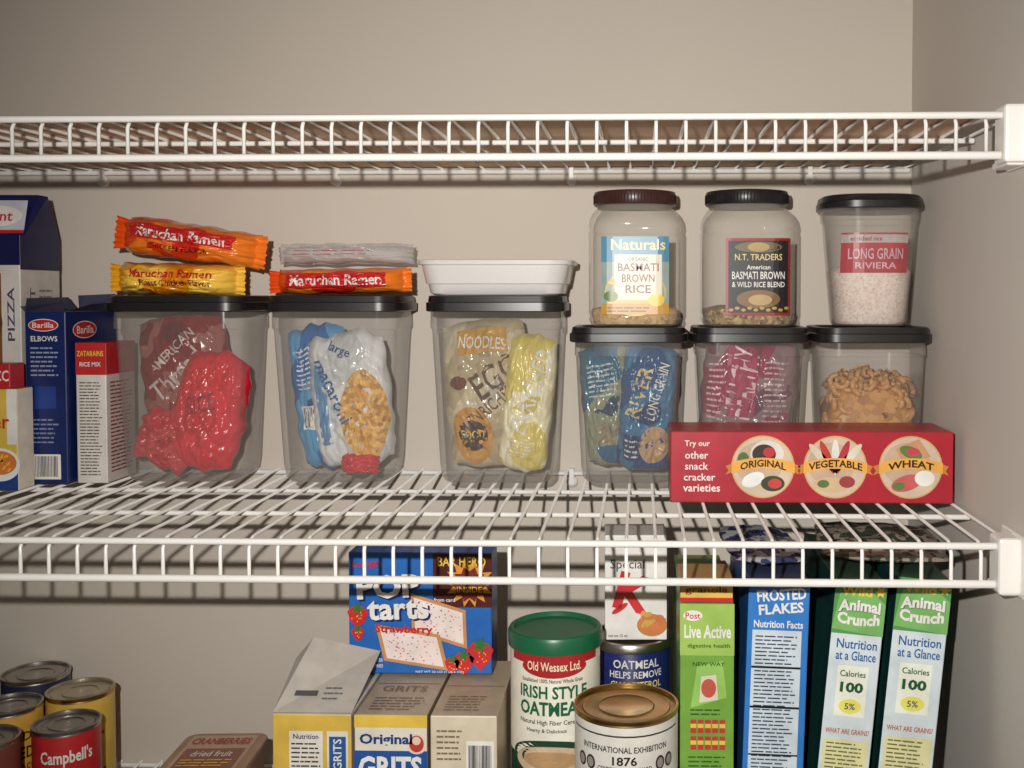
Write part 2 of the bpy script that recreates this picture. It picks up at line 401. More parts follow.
P.lines(-.05, -.004, .05, .004, 2, K(200, 60, 50), 1, .2); P.done(P.g)
g = grp("plastic_tray", (-.161, -.070, ZL+.0002))
loft("tray_body", [(.0, .070, .050, .018), (.002, .074, .053, .02), (.012, .0765, .056, .022), (.013, .0785, .058, .022), (.033, .0825, .0605, .022), (.034, .0865, .063, .024), (.0385, .0875, .0635, .024), (.0392, .085, .062, .024), (.033, .080, .058, .02), (.006, .073, .052, .02)], TRAY, g)

# ------------------------------------------------------------------ square-shouldered jars
def jar(cx, cy, z0, lidm, body_fill, which):
    g = grp("rice_jar", (cx, cy, z0))
    W = .0520
    pr = [(0, W-.008, W-.008, .024), (.002, W-.003, W-.003, .026), (.008, W, W, .027), (.012, W-.0012, W-.0012, .027), (.016, W, W, .027),
          (.106, W, W, .027), (.109, W-.0012, W-.0012, .027), (.112, W, W, .027), (.121, W-.001, W-.001, .028), (.128, W-.004, W-.004, .032), (.133, W-.008, W-.008, .036), (.136, W-.010, W-.010, .0405), (.140, .040, .040, .0395)]
    loft("jar_body", pr, PET, g, cap1=False)
    prl = [(.0415, .1365), (.0463, .137), (.0470, .138), (.0470, .150), (.0460, .1525), (.042, .153), (.041, .152)]
    lathe("jar_lid", prl, [lidm], None, g, 72)
    V = []; F = []
    for i in range(80):
        a = 2*math.pi*i/80; c = Vector((.0471*math.cos(a), .0471*math.sin(a), .139))
        tube(V, F, [c, c+Vector((0, 0, .010))], .0006, 4)
    mk("lid_ridges", V, F, lidm, None, g)
    loft("rice_fill", [(.003, W-.006, W-.006, .022), (.016, W-.003, W-.003, .024), (.020, W-.004, W-.004, .024), (.024, W-.02, W-.02, .02)], body_fill, g)
    def fn(u, v, e):
        r = .027; hw = W; x = max(-hw+.0003, min(hw-.0003, u)); ax = abs(x)
        y = -hw if ax <= hw-r else -(hw-r+math.sqrt(max(0, r*r-(ax-(hw-r))**2)))
        return (x, y-e-.0004, v)
    P = Print(fn)
    if which == 0:
        P.rect(-.037, .014, .038, .100, K(150, 170, 165), 1, 12); P.rect(-.037, .072, .038, .100, K(85, 145, 175), 2, 12)
        P.ell(.001, .038, .034, .026, K(215, 180, 80), 2); P.rect(-.037, .014, .038, .026, K(205, 150, 60), 3, 12)
        P.text("Naturals", .004, .091, .060, .012, K(240, 225, 150)); P.rect(-.022, .030, .030, .080, K(228, 218, 195), 3, 8)
        P.text("ORGANIC", .004, .075, .022, .004, K(60, 40, 30), 5); P.text("BASMATI", .004, .066, .045, .009, K(110, 25, 20), 6); P.text("BROWN", .004, .054, .036, .009, K(110, 25, 20), 6)
        P.text("RICE", .004, .042, .028, .009, K(110, 25, 20), 6)
        P.ell(.024, .030, .009, .007, K(245, 205, 60), 4); P.ell(-.026, .034, .008, .006, K(110, 130, 60), 4); P.lines(-.030, .016, .030, .023, 2, K(80, 50, 30), 4)
    else:
        P.rect(-.028, .013, .044, .098, K(150, 30, 25), 1, 12); P.rect(-.025, .016, .041, .095, K(32, 27, 30), 2, 12)
        P.ell(.008, .088, .026, .006, K(110, 95, 60), 3); P.ell(.008, .088, .012, .005, K(180, 150, 90), 4)
        P.text("N.T. TRADERS", .008, .077, .052, .007, K(225, 205, 130), 5); P.text("American", .008, .066, .026, .005, WHITE, 5); P.text("BASMATI BROWN", .008, .057, .058, .0085, WHITE, 5)
        P.text("& WILD RICE BLEND", .008, .047, .058, .006, WHITE, 5); P.ell(.008, .031, .024, .010, K(130, 95, 50), 3); P.ell(.010, .030, .013, .006, K(185, 155, 100), 4)
        for i in range(10): P.ell(-.022+i*.0068, .019+.002*(i % 2), .0028, .0018, K(190, 150, 60), 4, 8, 1)
    P.done(g, "jar_label")
ZS = MS+.176
jar(-.006, CY, ZS, BRLID, patch_mat("brown_rice", [(140, 100, 55), (190, 155, 100), (210, 180, 130)], 300, .6, .6, True), 0)
jar(.122, CY, ZS, LID, patch_mat("wild_rice", [(30, 22, 18), (150, 115, 70), (205, 180, 130)], 300, .6, .6, True), 1)
g = grp("rice_canister", (.2605, CY, ZS))
loft("canister_body", [(0, .034, .034, .028), (.0015, .039, .039, .03), (.006, .041, .041, .031), (.060, .0455, .0455, .034), (.118, .050, .050, .037), (.1185, .0515, .0515, .038), (.134, .053, .053, .039)], TUB, g, cap1=False)
loft("canister_lid", [(.131, .054, .054, .040), (.132, .0565, .0565, .041), (.139, .0565, .0565, .041), (.140, .0555, .0555, .041), (.145, .0548, .0548, .041), (.1465, .053, .053, .04), (.145, .046, .046, .036), (.143, .044, .044, .034)], LID, g)
loft("rice_fill", [(.003, .037, .037, .029), (.006, .0395, .0395, .03), (.062, .0442, .0442, .033), (.066, .041, .041, .03), (.070, .02, .02, .019)], patch_mat("white_rice", [(215, 185, 170), (240, 222, 210), (248, 238, 230)], 420, .7, .4, True), g)
def cfn(u, v, e):
    hw = .041+(.050-.041)*(v/.118); r = .034; ax = min(abs(u), hw-.0003); x = math.copysign(ax, u)
    y = -hw if ax <= hw-r else -(hw-r+math.sqrt(max(0, r*r-(ax-(hw-r))**2)))
    return (x, y-e-.0004, v)
P = Print(cfn)
P.rect(-.038, .060, .035, .104, K(178, 72, 80), 1, 12); P.rect(-.038, .093, .035, .102, K(180, 168, 165), 2, 10); P.text("enriched rice", -.012, .0975, .034, .005, K(150, 40, 50), 4); P.text("LONG GRAIN", -.001, .081, .060, .012, K(205, 170, 178), 4); P.text("RIVIERA", -.001, .068, .045, .007, K(215, 175, 180), 4)
P.done(g, "canister_label")

# ------------------------------------------------------------------ cracker box
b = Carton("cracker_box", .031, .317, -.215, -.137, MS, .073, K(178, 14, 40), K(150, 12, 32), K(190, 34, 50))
for i, t in enumerate(("Try our", "other", "snack", "cracker", "varieties")):
    vs, fs, asp = text_mesh(t, .012); b.F.text(t, .018+.0055*asp/2, .060-i*.0112, None, .0075, WHITE)
for cx, nm in ((.094, "ORIGINAL"), (.167, "VEGETABLE"), (.243, "WHEAT")):
    b.F.ell(cx, .037, .032, .032, K(215, 170, 100), 1, 40); b.F.ell(cx, .037, .0305, .0305, K(214, 190, 166), 2, 40)
    b.F.ell(cx-.004, .040, .024, .022, K(202, 170, 142), 2.5, 30)
    if nm == "ORIGINAL":
        b.F.ell(cx+.004, .050, .017, .014, K(225, 215, 205), 3); b.F.ell(cx+.001, .050, .012, .010, K(60, 40, 40), 4); b.F.ell(cx+.006, .052, .006, .005, K(200, 40, 50), 5)
        b.F.ell(cx-.010, .024, .012, .007, K(240, 240, 235), 3, rot=.4); b.F.ell(cx+.010, .020, .012, .008, K(60, 70, 40), 3); b.F.ell(cx+.012, .020, .007, .005, K(200, 60, 50), 4); b.F.ell(cx-.02, .044, .006, .008, K(80, 110, 50), 3)
    elif nm == "VEGETABLE":
        for a, c in ((-.9, (220, 205, 180)), (-.5, (200, 50, 40)), (0, (230, 225, 215)), (.45, (185, 40, 60)), (.9, (225, 215, 190))): b.F.ell(cx+a*.016, .047, .004, .018, K(*c), 3, rot=-a*.8)
        b.F.ell(cx-.004, .019, .018, .008, K(215, 180, 140), 3); b.F.ell(cx+.012, .022, .008, .006, K(160, 60, 60), 4); b.F.ell(cx-.012, .02, .006, .004, K(90, 120, 60), 4)
    else:
        b.F.poly([(cx-.016, .056), (cx+.008, .066), (cx+.020, .048), (cx-.006, .040)], K(205, 150, 110), 3); b.F.ell(cx+.000, .052, .012, .006, K(90, 130, 60), 4, rot=-.4); b.F.ell(cx+.002, .053, .007, .004, K(205, 60, 70), 5)
        b.F.ell(cx-.004, .021, .016, .008, K(205, 90, 90), 3, rot=.3); b.F.ell(cx+.014, .026, .010, .008, K(240, 235, 225), 4); b.F.ell(cx-.012, .018, .006, .004, K(90, 130, 60), 5)
    n = 12; pts = []
    for i in range(n+1):
        x = -1+2*i/n; pts.append((cx+x*.032, .0335-.005*x*x+.002))
    for i in range(n, -1, -1):
        x = -1+2*i/n; pts.append((cx+x*.032, .0445-.005*x*x+.002))
    b.F.poly(pts, K(240, 172, 60), 6)
    b.F.poly([(cx-.038, .029), (cx-.030, .032), (cx-.030, .041), (cx-.038, .038), (cx-.035, .0335)], K(205, 130, 35), 5.5)
    b.F.poly([(cx+.038, .029), (cx+.035, .0335), (cx+.038, .038), (cx+.030, .041), (cx+.030, .032)], K(205, 130, 35), 5.5)
    b.F.text(nm, cx, .041, .054 if nm == "VEGETABLE" else .046, .0075, K(40, 20, 15), 8, bold=.025, arc=.004)
b.seam(K(120, 12, 26)); b.done()

# ------------------------------------------------------------------ left cartons, middle shelf
NAVY = K(18, 22, 78); BBLUE = K(14, 36, 96)
b = Carton("pasta_carton", -.683, -.637, -.132, -.018, MS, .193, BBLUE, BBLUE, K(60, 60, 70))
b.F.ell(.021, .178, .017, .007, WHITE, 1); b.F.ell(.021, .178, .016, .0062, RED, 2); b.F.text("Barilla", .021, .178, .024, .006, WHITE, 4); b.F.text("ELBOWS", .022, .163, .030, .006, WHITE)
b.F.lines(.006, .120, .038, .155, 7, K(150, 160, 190)); b.F.lines(.006, .045, .038, .075, 6, K(130, 140, 175)); b.F.rect(.006, .006, .038, .034, WHITE, 1); b.F.vlines(.009, .009, .035, .032, 16, BLACK, 3)
b.F.rect(.010, .085, .034, .110, K(25, 60, 140), 1)
b.Rt.ell(.040, .172, .026, .010, WHITE, 1); b.Rt.ell(.040, .172, .0245, .009, RED, 2); b.Rt.text("Barilla", .040, .172, .036, .009, WHITE, 4)
w, d, h = b.w/2, b.d/2, b.h
mk("open_flaps", [(-w, -d, h), (w, -d, h), (w+.002, -d-.012, h+.010), (-w+.004, -d-.015, h+.006), (w, d, h), (w+.022, d-.02, h+.012), (w+.020, -d+.015, h+.008), (-w, d, h), (-w-.002, d-.02, h+.016), (-w-.003, -d+.01, h+.015), (w, d-.002, h+.020), (-w, d-.002, h+.018)],
   [(0, 1, 2, 3), (1, 4, 5, 6), (0, 9, 8, 7), (4, 7, 11, 10)], K(58, 62, 86), None, b.g)
b.done()
b = Carton("rice_mix_carton", -.6320, -.5975, -.122, -.055, MS, .158, K(224, 216, 206), K(214, 206, 197), K(190, 60, 50))
b.F.rect(0, .122, .0345, .158, K(195, 28, 34), 1); b.F.text("ZATARAINS", .017, .146, .030, .006, YEL, 4); b.F.text("RICE MIX", .017, .134, .024, .005, WHITE, 4); b.F.lines(.004, .008, .030, .115, 30, K(90, 80, 80), 2, .35)
b.Rt.rect(0, .122, .067, .158, K(195, 28, 34), 1); b.Rt.lines(.008, .01, .060, .115, 24, K(150, 60, 60), 2, .4); b.done()
b = Carton("cereal_carton", -.840, -.694, -.120, -.040, MS, .279, K(222, 216, 208), K(225, 218, 210), NAVY)
b.F.rect(0, .245, .146, .279, NAVY, 1); b.F.rect(.02, .13, .124, .236, K(140, 85, 35), 1); b.F.rect(.028, .138, .116, .228, K(185, 125, 60), 2); b.F.ell(.095, .18, .03, .03, K(110, 60, 25), 3)
b.F.text("PIZZA", .135, .19, .06, .008, K(70, 70, 110), 4, rot=R(90)); b.F.lines(.02, .02, .12, .11, 10, K(90, 90, 110))
b.Rt.rect(0, .240, .080, .279, NAVY, 1); b.Rt.text("PIZZA KIT", .022, .17, .10, .010, K(120, 90, 110), 4, rot=R(90)); b.Rt.lines(.036, .03, .072, .22, 26, K(150, 140, 140))
w, d, h = b.w/2, b.d/2, b.h
mk("raised_flap", [(-w, -d, h), (w, -d+.01, h), (w+.004, -d+.03, h+.047), (-w+.006, -d+.012, h+.046), (w+.010, -d+.04, h+.046), (w, d, h)], [(0, 1, 2, 3), (1, 5, 4, 2)], NAVY, None, b.g)
PP = Print(lambda u, v, e: (-w+u, -d+.001+.012*v/.045-e-.0006+.01*u/.14, h+v))
PP.rect(.03, .006, .144, .040, K(205, 205, 215), 1, 2); PP.ell(.112, .022, .028, .012, WHITE, 2); PP.text("Aunt", .112, .022, .036, .012, RED, 5); PP.rect(.03, .002, .144, .006, RED, 2); PP.done(b.g, "flap_print")
b.done()
b = Carton("dinner_carton", -.795, -.672, -.168, -.137, MS, .110, K(225, 190, 60), K(235, 225, 205), K(215, 190, 90))
b.F.rect(0, .0, .123, .035, K(20, 60, 130), 1); b.F.ell(.104, .028, .022, .018, K(235, 235, 235), 2); b.F.ell(.104, .030, .018, .013, K(220, 120, 30), 3); b.F.text("Dinner", .085, .075, .06, .016, RED); b.F.rect(.112, .05, .123, .11, K(235, 232, 225), 2); b.F.text("PASTA", .08, .052, .04, .01, K(20, 60, 130))
for i in range(16): b.F.ell(.104+random.uniform(-.012, .012), .030+random.uniform(-.008, .008), .003, .0015, K(245, 175, 50), 4, 8, 1, rot=random.random()*3)
b.done()
b = Carton("seasoning_carton", -.800, -.680, -.166, -.139, MS+.1102, .027, K(195, 20, 28)); b.F.text("RICE ACC", .094, .014, .05, .012, WHITE); b.done()

# ------------------------------------------------------------------ lower shelf: boxes
YBOX = K(222, 182, 62)
H3 = .184
b = Carton("grits_box", -.347, -.272, -.310, -.150, BS, H3, YBOX, K(200, 190, 175), K(205, 200, 190))
b.F.rect(.016, .02, .048, .168, K(230, 224, 212), 2); b.F.text("Nutrition", .032, .163, .024, .005, BLACK, 4); b.F.lines(.018, .03, .046, .158, 30, K(60, 55, 50), 3); b.F.rect(.052, .02, .072, .168, K(228, 222, 205), 2); b.F.rect(.054, .13, .070, .163, K(40, 90, 160), 3); b.F.lines(.055, .03, .070, .128, 18, K(80, 80, 70), 3)
b.F.text("GRITS", .062, .146, .030, .008, WHITE, 5, rot=R(90))
w, d, h = b.w/2, b.d/2, b.h
mk("lifted_flaps", [(-w, -d+.002, h+.0008), (w, -d+.002, h+.0008), (w+.006, .010, h+.030), (-w+.014, .004, h+.046), (-w, .0, h+.0008), (-w-.001, -.006, h+.028)],
   [(0, 1, 2, 3), (0, 5, 3)], K(194, 187, 176, .6), None, b.g)
PP = Print(lambda u, v, e: (-w+.006+u, -d+.002+v*(d+.004)/.08, h+.0008+v*.036/.08+e+.0005))
PP.rect(.008, .018, .030, .024, K(90, 90, 90), 1, 1); PP.lines(.036, .012, .056, .03, 3, K(110, 110, 115), 1, .3); PP.done(b.g, "flap_print")
b.done()
b = Carton("grits_box", -.269, -.2, -.310, -.150, BS, H3, K(228, 220, 202), K(180, 160, 130), K(180, 162, 136))
b.F.rect(0, .172, .069, .184, K(228, 190, 60), 1); b.F.rect(.0, .04, .069, .150, K(30, 84, 160), 2); b.F.text("Original", .030, .160, .050, .013, K(25, 60, 130), 4, bold=.03); b.F.text("GRITS", .034, .134, .060, .022, WHITE, 4, bold=.035); b.F.ell(.059, .157, .010, .010, K(230, 210, 190), 3)
b.F.ell(.059, .157, .007, .008, K(190, 60, 50), 4); b.F.ell(.059, .160, .004, .004, K(235, 205, 180), 5); b.F.text("QUICK", .034, .116, .03, .006, YEL, 4)
b.T.lines(.01, .01, .06, .045, 5, K(110, 90, 65)); b.seam(K(90, 70, 50)); b.T.text("GRITS", .034, .065, .045, .014, K(120, 95, 60)); b.done()
b = Carton("rice_box", -.197, -.1340, -.310, -.160, BS, H3, K(216, 202, 174), K(190, 172, 142), K(182, 164, 134))
b.F.rect(.034, .100, .060, .160, WHITE, 1); b.F.vlines(.036, .104, .058, .156, 16, BLACK, 3); b.F.lines(.006, .14, .030, .172, 6, K(130, 110, 85)); b.T.lines(.01, .01, .05, .05, 6, K(120, 100, 72)); b.seam(K(100, 80, 55)); b.done()
# toaster pastry box
TB = K(26, 104, 190)
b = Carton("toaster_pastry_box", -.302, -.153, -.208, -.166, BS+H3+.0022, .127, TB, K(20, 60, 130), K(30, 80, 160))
F = b.F
F.text("Kellogg's", .020, .115, .032, .009, RED, 14, rot=.1); F.rect(.088, .070, .1488, .126, K(80, 24, 18), 1); F.star(.126, .096, .026, .017, 14, K(230, 150, 30), 2); F.star(.126, .094, .019, .014, 10, K(120, 36, 20), 3)
F.text("BAR HERO", .118, .118, .050, .010, YEL, 5); F.text("FREE", .126, .099, .024, .007, YEL, 5); F.text("INSIDE", .126, .089, .026, .006, YEL, 5); F.text("from card", .100, .078, .022, .004, WHITE, 5)
for q, c, L in ((.0020, K(8, 34, 100), 13), (0, WHITE, 15)):
    F.text("POP", .042+q, .092-q, .066, .025, c, L, rot=.05, bold=.04); F.text("tarts", .052+q, .068-q, .064, .021, c, L, rot=.04, bold=.03)
def tart(cx, cy, w, h, a, sk, L):
    c, s = math.cos(a), math.sin(a)
    def q(x, y): x += sk*y; return (cx+x*c-y*s, cy+x*s+y*c)
    F.poly([q(-w, -h), q(w, -h), q(w, h), q(-w, h)], K(205, 145, 85), L); F.poly([q(-w*.88, -h*.82), q(w*.88, -h*.82), q(w*.88, h*.82), q(-w*.88, h*.82)], K(240, 222, 216), L+1)
    rd = random.Random(4)
    for i in range(60):
        x, y = q(rd.uniform(-.8, .8)*w, rd.uniform(-.75, .75)*h); F.ell(x, y, .0009, .0007, K(*rd.choice(((215, 60, 90), (230, 140, 160), (150, 100, 170)))), L+1.6, 6, 1)
tart(.094, .056, .030, .019, -.30, -.35, 5); tart(.066, .028, .034, .018, -.15, -.4, 8)
F.text("Strawberry", .058, .047, .060, .011, RED, 17, rot=-.02, bold=.03)
for cx, cy, r in ((.137, .020, .014), (.120, .012, .011), (.108, .010, .008), (.010, .060, .011), (.010, .042, .007)):
    F.poly([(cx-r, cy+r*.5), (cx-r*.7, cy-r*.4), (cx, cy-r*1.1), (cx+r*.7, cy-r*.4), (cx+r, cy+r*.5), (cx+r*.5, cy+r), (cx-r*.5, cy+r)], K(210, 28, 35), 11); F.star(cx, cy+r*.8, r*.7, r*.3, 5, K(50, 120, 40), 12)
    for i in range(8): F.ell(cx+random.uniform(-.6, .6)*r, cy+random.uniform(-.6, .5)*r, .0006, .0008, YEL, 12, 6, 1)
F.text("12", .010, .013, .015, .012, WHITE, 14, bold=.03); F.text("TOASTER", .028, .015, .016, .0035, WHITE, 12); F.text("PASTRIES", .028, .009, .016, .0035, WHITE, 12); F.text("NET WT 22 OZ (1 LB 6 OZ)", .095, .003, .05, .0028, WHITE, 13)
b.seam(K(15, 50, 110)); b.done()

# ------------------------------------------------------------------ cans and canisters
def can(name, cx, cy, z0, r, h, label, face=0, rim=STEEL, lidm=None, lidh=0, top=None):
    g = grp(name, (cx, cy, z0), (0, 0, R(face)))
    top = top or STEEL
    if lidm is None:
        prof = [(r-.002, 0), (r+.0006, .0006), (r+.0006, .003), (r-.0004, .004), (r, .0055), (r, h-.0055), (r-.0004, h-.004), (r+.0006, h-.003), (r+.0008, h-.0006), (r, h), (r-.0016, h-.0004), (r-.002, h-.0035), (r*.86, h-.0038), (r*.84, h-.0028), (r*.80, h-.0038), (r*.55, h-.0038), (r*.53, h-.0028), (r*.50, h-.0038), (.002, h-.0038)]
        mi = [1, 1, 1, 1, 0, 1, 1, 1, 1, 2, 2, 2, 2, 2, 2, 2, 2, 2]
        lathe("can_body", prof, [label, rim, top], mi, g)
    else:
        prof = [(r-.002, 0), (r+.0006, .0006), (r+.0006, .003), (r, .0045), (r, h-lidh), (r-.001, h-lidh+.002)]
        lathe("can_body", prof, [label, rim], [1, 1, 1, 0, 0], g)
        lathe("can_lid", [(r, h-lidh), (r+.0022, h-lidh+.0003), (r+.0024, h-.004), (r+.001, h-.001), (r-.001, h), (r-.003, h-.0006), (r-.005, h-.004), (r*.5, h-.0045), (.002, h-.0042)], [lidm], None, g)
    P = Print(lambda u, v, e: ((r+e)*math.sin(u/r), -(r+e)*math.cos(u/r), v)); P.g = g; P.r = r; P.h = h
    return P
P = can("oatmeal_canister", -.0850, -.235, BS, .0450, .248, K(230, 225, 208), face=3, lidm=GREEN, lidh=.017)
P.rect(-.05, .222, .05, .231, K(175, 30, 34), 1, 16); P.ell(0, .219, .034, .010, K(175, 30, 34), 2); P.text("Old Wessex Ltd.", 0, .2205, .054, .009, K(245, 230, 195), 5)
P.text("Established 100% Natural Whole Grain", -.002, .2065, .062, .004, K(60, 60, 50)); P.text("IRISH STYLE", -.001, .195, .070, .0125, GREEN, bold=.025); P.text("OATMEAL", -.003, .179, .066, .0140, GREEN, bold=.03); P.text("Natural High Fiber Cereal", -.006, .165, .060, .006, K(60, 60, 50))
P.text("Hearty & Delicious", -.008, .157, .04, .005, K(60, 60, 50)); P.rect(-.06, .02, .06, .130, K(30, 70, 50), 1, 16); P.ell(-.004, .130, .044, .018, K(30, 70, 50), 2); P.ell(-.004, .127, .038, .015, K(215, 185, 150), 3); P.ell(-.004, .128, .028, .009, K(190, 150, 105), 4); P.ell(0, .080, .04, .022, K(225, 215, 190), 2); P.done(P.g)
P = can("oatmeal_canister", -.009, -.150, BS, .0420, .213, K(24, 40, 105), face=0, lidm=STEEL, lidh=.010)
P.text("OATMEAL", .006, .192, .050, .009, WHITE); P.text("HELPS REMOVE", .006, .181, .058, .0075, WHITE); P.text("CHOLESTEROL", .006, .170, .056, .0075, K(240, 220, 120)); P.ell(.008, .152, .03, .012, K(215, 205, 190), 2); P.done(P.g)
b = Carton("cereal_box", -.038, .028, -.178, -.122, BS+.2137, .112, K(238, 234, 230), K(220, 216, 210), K(215, 210, 205), rz=R(2))
b.F.text("Special", .024, .080, .036, .013, K(50, 40, 50), bold=.0); b.F.text("K", .032, .050, .040, .040, K(210, 22, 44), 3, rot=-.25, bold=.04); b.F.ell(.016, .034, .010, .003, K(210, 22, 44), 3, rot=.6)
b.F.ell(.050, .016, .016, .012, K(205, 130, 60), 2)
for i in range(18): b.F.ell(.050+random.uniform(-.014, .013), .017+random.uniform(-.009, .012), .0045, .0028, K(random.choice((228, 205)), random.choice((165, 120)), 70), 3+i*.1, 8, 1, rot=random.random()*3)
b.F.text("net wt 12 oz", .014, .005, .020, .003, BLACK); b.done()
P = can("oats_tin", -.0125, -.315, BS, .0480, .201, K(216, 212, 202), face=-1, rim=GOLD, top=GOLD)
P.text("INTERNATIONAL EXHIBITION", 0, .176, .082, .0055, BLACK); P.text("1876", 0, .166, .022, .008, BLACK, bold=.02); P.text("CERTIFICATE OF AWARD", 0, .158, .050, .0045, BLACK); P.text("JOHN McCANN", 0, .1485, .062, .0085, BLACK, bold=.03); P.text("STEEL CUT", 0, .138, .05, .006, BLACK)
for a in (-.044, -.033, .034, .045): P.ell(a, .161, .005, .0065, K(45, 40, 42), 2); P.ell(a, .161, .0034, .0046, K(150, 140, 130), 3)
P.rect(-.06, .187, .06, .1885, K(60, 50, 45), 1, 14); P.lines(-.05, .11, .05, .132, 5, BLACK); P.done(P.g)

# soup cans bottom-left
P = can("soup_can", -.616, -.182, BS, .0335, .122, K(190, 22, 28), face=28)
P.text("Campbell's", 0, .094, .052, .018, WHITE, bold=.02); P.rect(-.045, .02, .045, .068, K(235, 230, 222), 1, 14); P.ell(0, .072, .011, .011, GOLD, 3); P.text("CREAM OF CHICKEN", 0, .05, .05, .009, RED); P.done(P.g)
P = can("soup_can", -.645, -.100, BS, .0360, .126, K(222, 180, 60), face=28, rim=GOLD, top=K(205, 195, 170, .3, .9))
P.text("VEG-ALL", 0, .09, .05, .02, RED); P.lines(-.03, .03, .03, .07, 6, K(90, 60, 30)); P.done(P.g)
P = can("soup_can", -.731, -.042, BS, .0375, .124, K(35, 40, 75), face=30); P.lines(-.03, .04, .03, .1, 6, K(150, 150, 170)); P.done(P.g)
P = can("soup_can", -.699, -.148, BS, .0330, .127, K(215, 165, 50), face=30); P.text("SLICED", 0, .098, .045, .010, K(50, 30, 20)); P.text("STEWED", 0, .08, .05, .013, K(30, 25, 20)); P.text("TOMATOES", 0, .062, .05, .012, K(180, 30, 20)); P.done(P.g)
P = can("soup_can", -.812, -.075, BS, .0340, .127, K(60, 45, 50), face=32); P.lines(-.03, .04, .03, .1, 5, WHITE); P.done(P.g)
P = can("soup_can", -.676, -.230, BS, .0330, .124, K(120, 60, 50), face=30); P.text("RED BEANS", 0, .09, .05, .012, K(235, 220, 120)); P.done(P.g)
P = can("soup_can", -.746, -.250, BS, .0340, .122, K(185, 60, 40), face=30); P.text("STEWED", 0, .09, .05, .012, WHITE); P.done(P.g)

g = grp("cranberry_pack", (-.460, -.175, BS), (0, 0, R(3)))
loft("pack_body", [(0, .036, .045, .02), (.003, .042, .050, .02), (.074, .044, .052, .018), (.081, .046, .055, .014), (.084, .045, .054, .013), (.0855, .040, .048, .012)], K(178, 140, 112, .5, bump=.3), g)
P = Print(lambda u, v, e: (u, v, .0855+e+.0003)); P.rect(-.036, -.044, .036, .044, K(200, 164, 134), 1, 4); P.text("CRANBERRIES", 0, .028, .064, .016, K(165, 45, 40), 4, bold=.03); P.rect(-.032, -.040, .032, .010, K(150, 84, 64), 2, 4); P.text("dried fruit", 0, -.004, .044, .014, WHITE, 4); P.lines(-.028, -.036, .028, -.016, 3, YEL, 4); P.done(g, "top_label")

# ------------------------------------------------------------------ cereal spines on right
b = Carton("nutrition_bar_box", .038, .0890, -.300, -.112, BS, .289, K(118, 168, 56), K(90, 140, 45), K(150, 170, 90))
b.F.rect(0, .240, .051, .289, K(160, 196, 84), 1); b.F.ell(.012, .278, .009, .005, WHITE, 2); b.F.text("Post", .012, .278, .014, .006, RED, 4); b.F.text("Live Active", .026, .263, .044, .013, WHITE, 4, bold=.025); b.F.text("digestive health", .027, .249, .040, .005, K(40, 90, 30), 4)
b.F.poly([(.010, .190), (.044, .200), (.040, .235), (.016, .230)], K(150, 200, 90), 2); b.F.text("NEW WAY", .027, .232, .03, .004, K(40, 90, 30), 4); b.F.poly([(.018, .195), (.036, .198), (.034, .222), (.020, .220)], K(225, 215, 190), 3); b.F.ell(.027, .209, .007, .009, K(200, 90, 70), 4); b.F.lines(.010, .182, .042, .190, 2, K(40, 90, 30))
for i in range(5):
    for j in range(2):
        b.F.rect(.010+i*.0068, .150+j*.016, .0155+i*.0068, .163+j*.016, K(190, 60, 50), 3, 1); b.F.rect(.010+i*.0068, .155+j*.016, .0155+i*.0068, .159+j*.016, K(235, 195, 70), 4, 1)
b.F.lines(.008, .128, .044, .145, 4, K(50, 100, 40)); b.F.ell(.028, .120, .013, .006, WHITE, 2); b.F.text("KRAFT", .028, .120, .020, .006, K(30, 50, 130), 4); b.F.rect(0, .0, .0505, .10, K(150, 195, 80), 1)
b.seam(K(80, 110, 40)); b.done()
b = Carton("snack_box", .038, .0880, -.296, -.240, BS+.2898, .022, K(225, 185, 70), K(170, 60, 50), K(190, 150, 90)); b.F.text("granola", .025, .011, .04, .008, K(150, 60, 30)); b.F.rect(0, .0, .05, .004, RED, 1); b.done()
FB = K(40, 124, 205)
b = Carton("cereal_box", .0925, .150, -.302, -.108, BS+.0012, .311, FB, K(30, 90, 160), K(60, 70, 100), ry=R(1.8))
b.F.text("FROSTED", .031, .298, .046, .011, WHITE, 4, rot=.1, bold=.03); b.F.text("FLAKES", .031, .285, .042, .010, WHITE, 4, rot=.1, bold=.03); b.F.text("Nutrition Facts", .029, .270, .046, .007, WHITE, 4, bold=.02)
b.F.rect(.005, .05, .051, .264, K(205, 218, 228), 1); b.F.lines(.008, .055, .048, .260, 56, K(50, 66, 90), 3, .35); b.F.rect(.005, .228, .051, .230, BLACK, 4, 2); b.F.rect(.005, .19, .051, .192, BLACK, 4, 2); b.F.rect(.005, .145, .051, .1465, BLACK, 4, 2)
b.seam(K(20, 40, 80)); b.done()
DG = K(16, 60, 56)
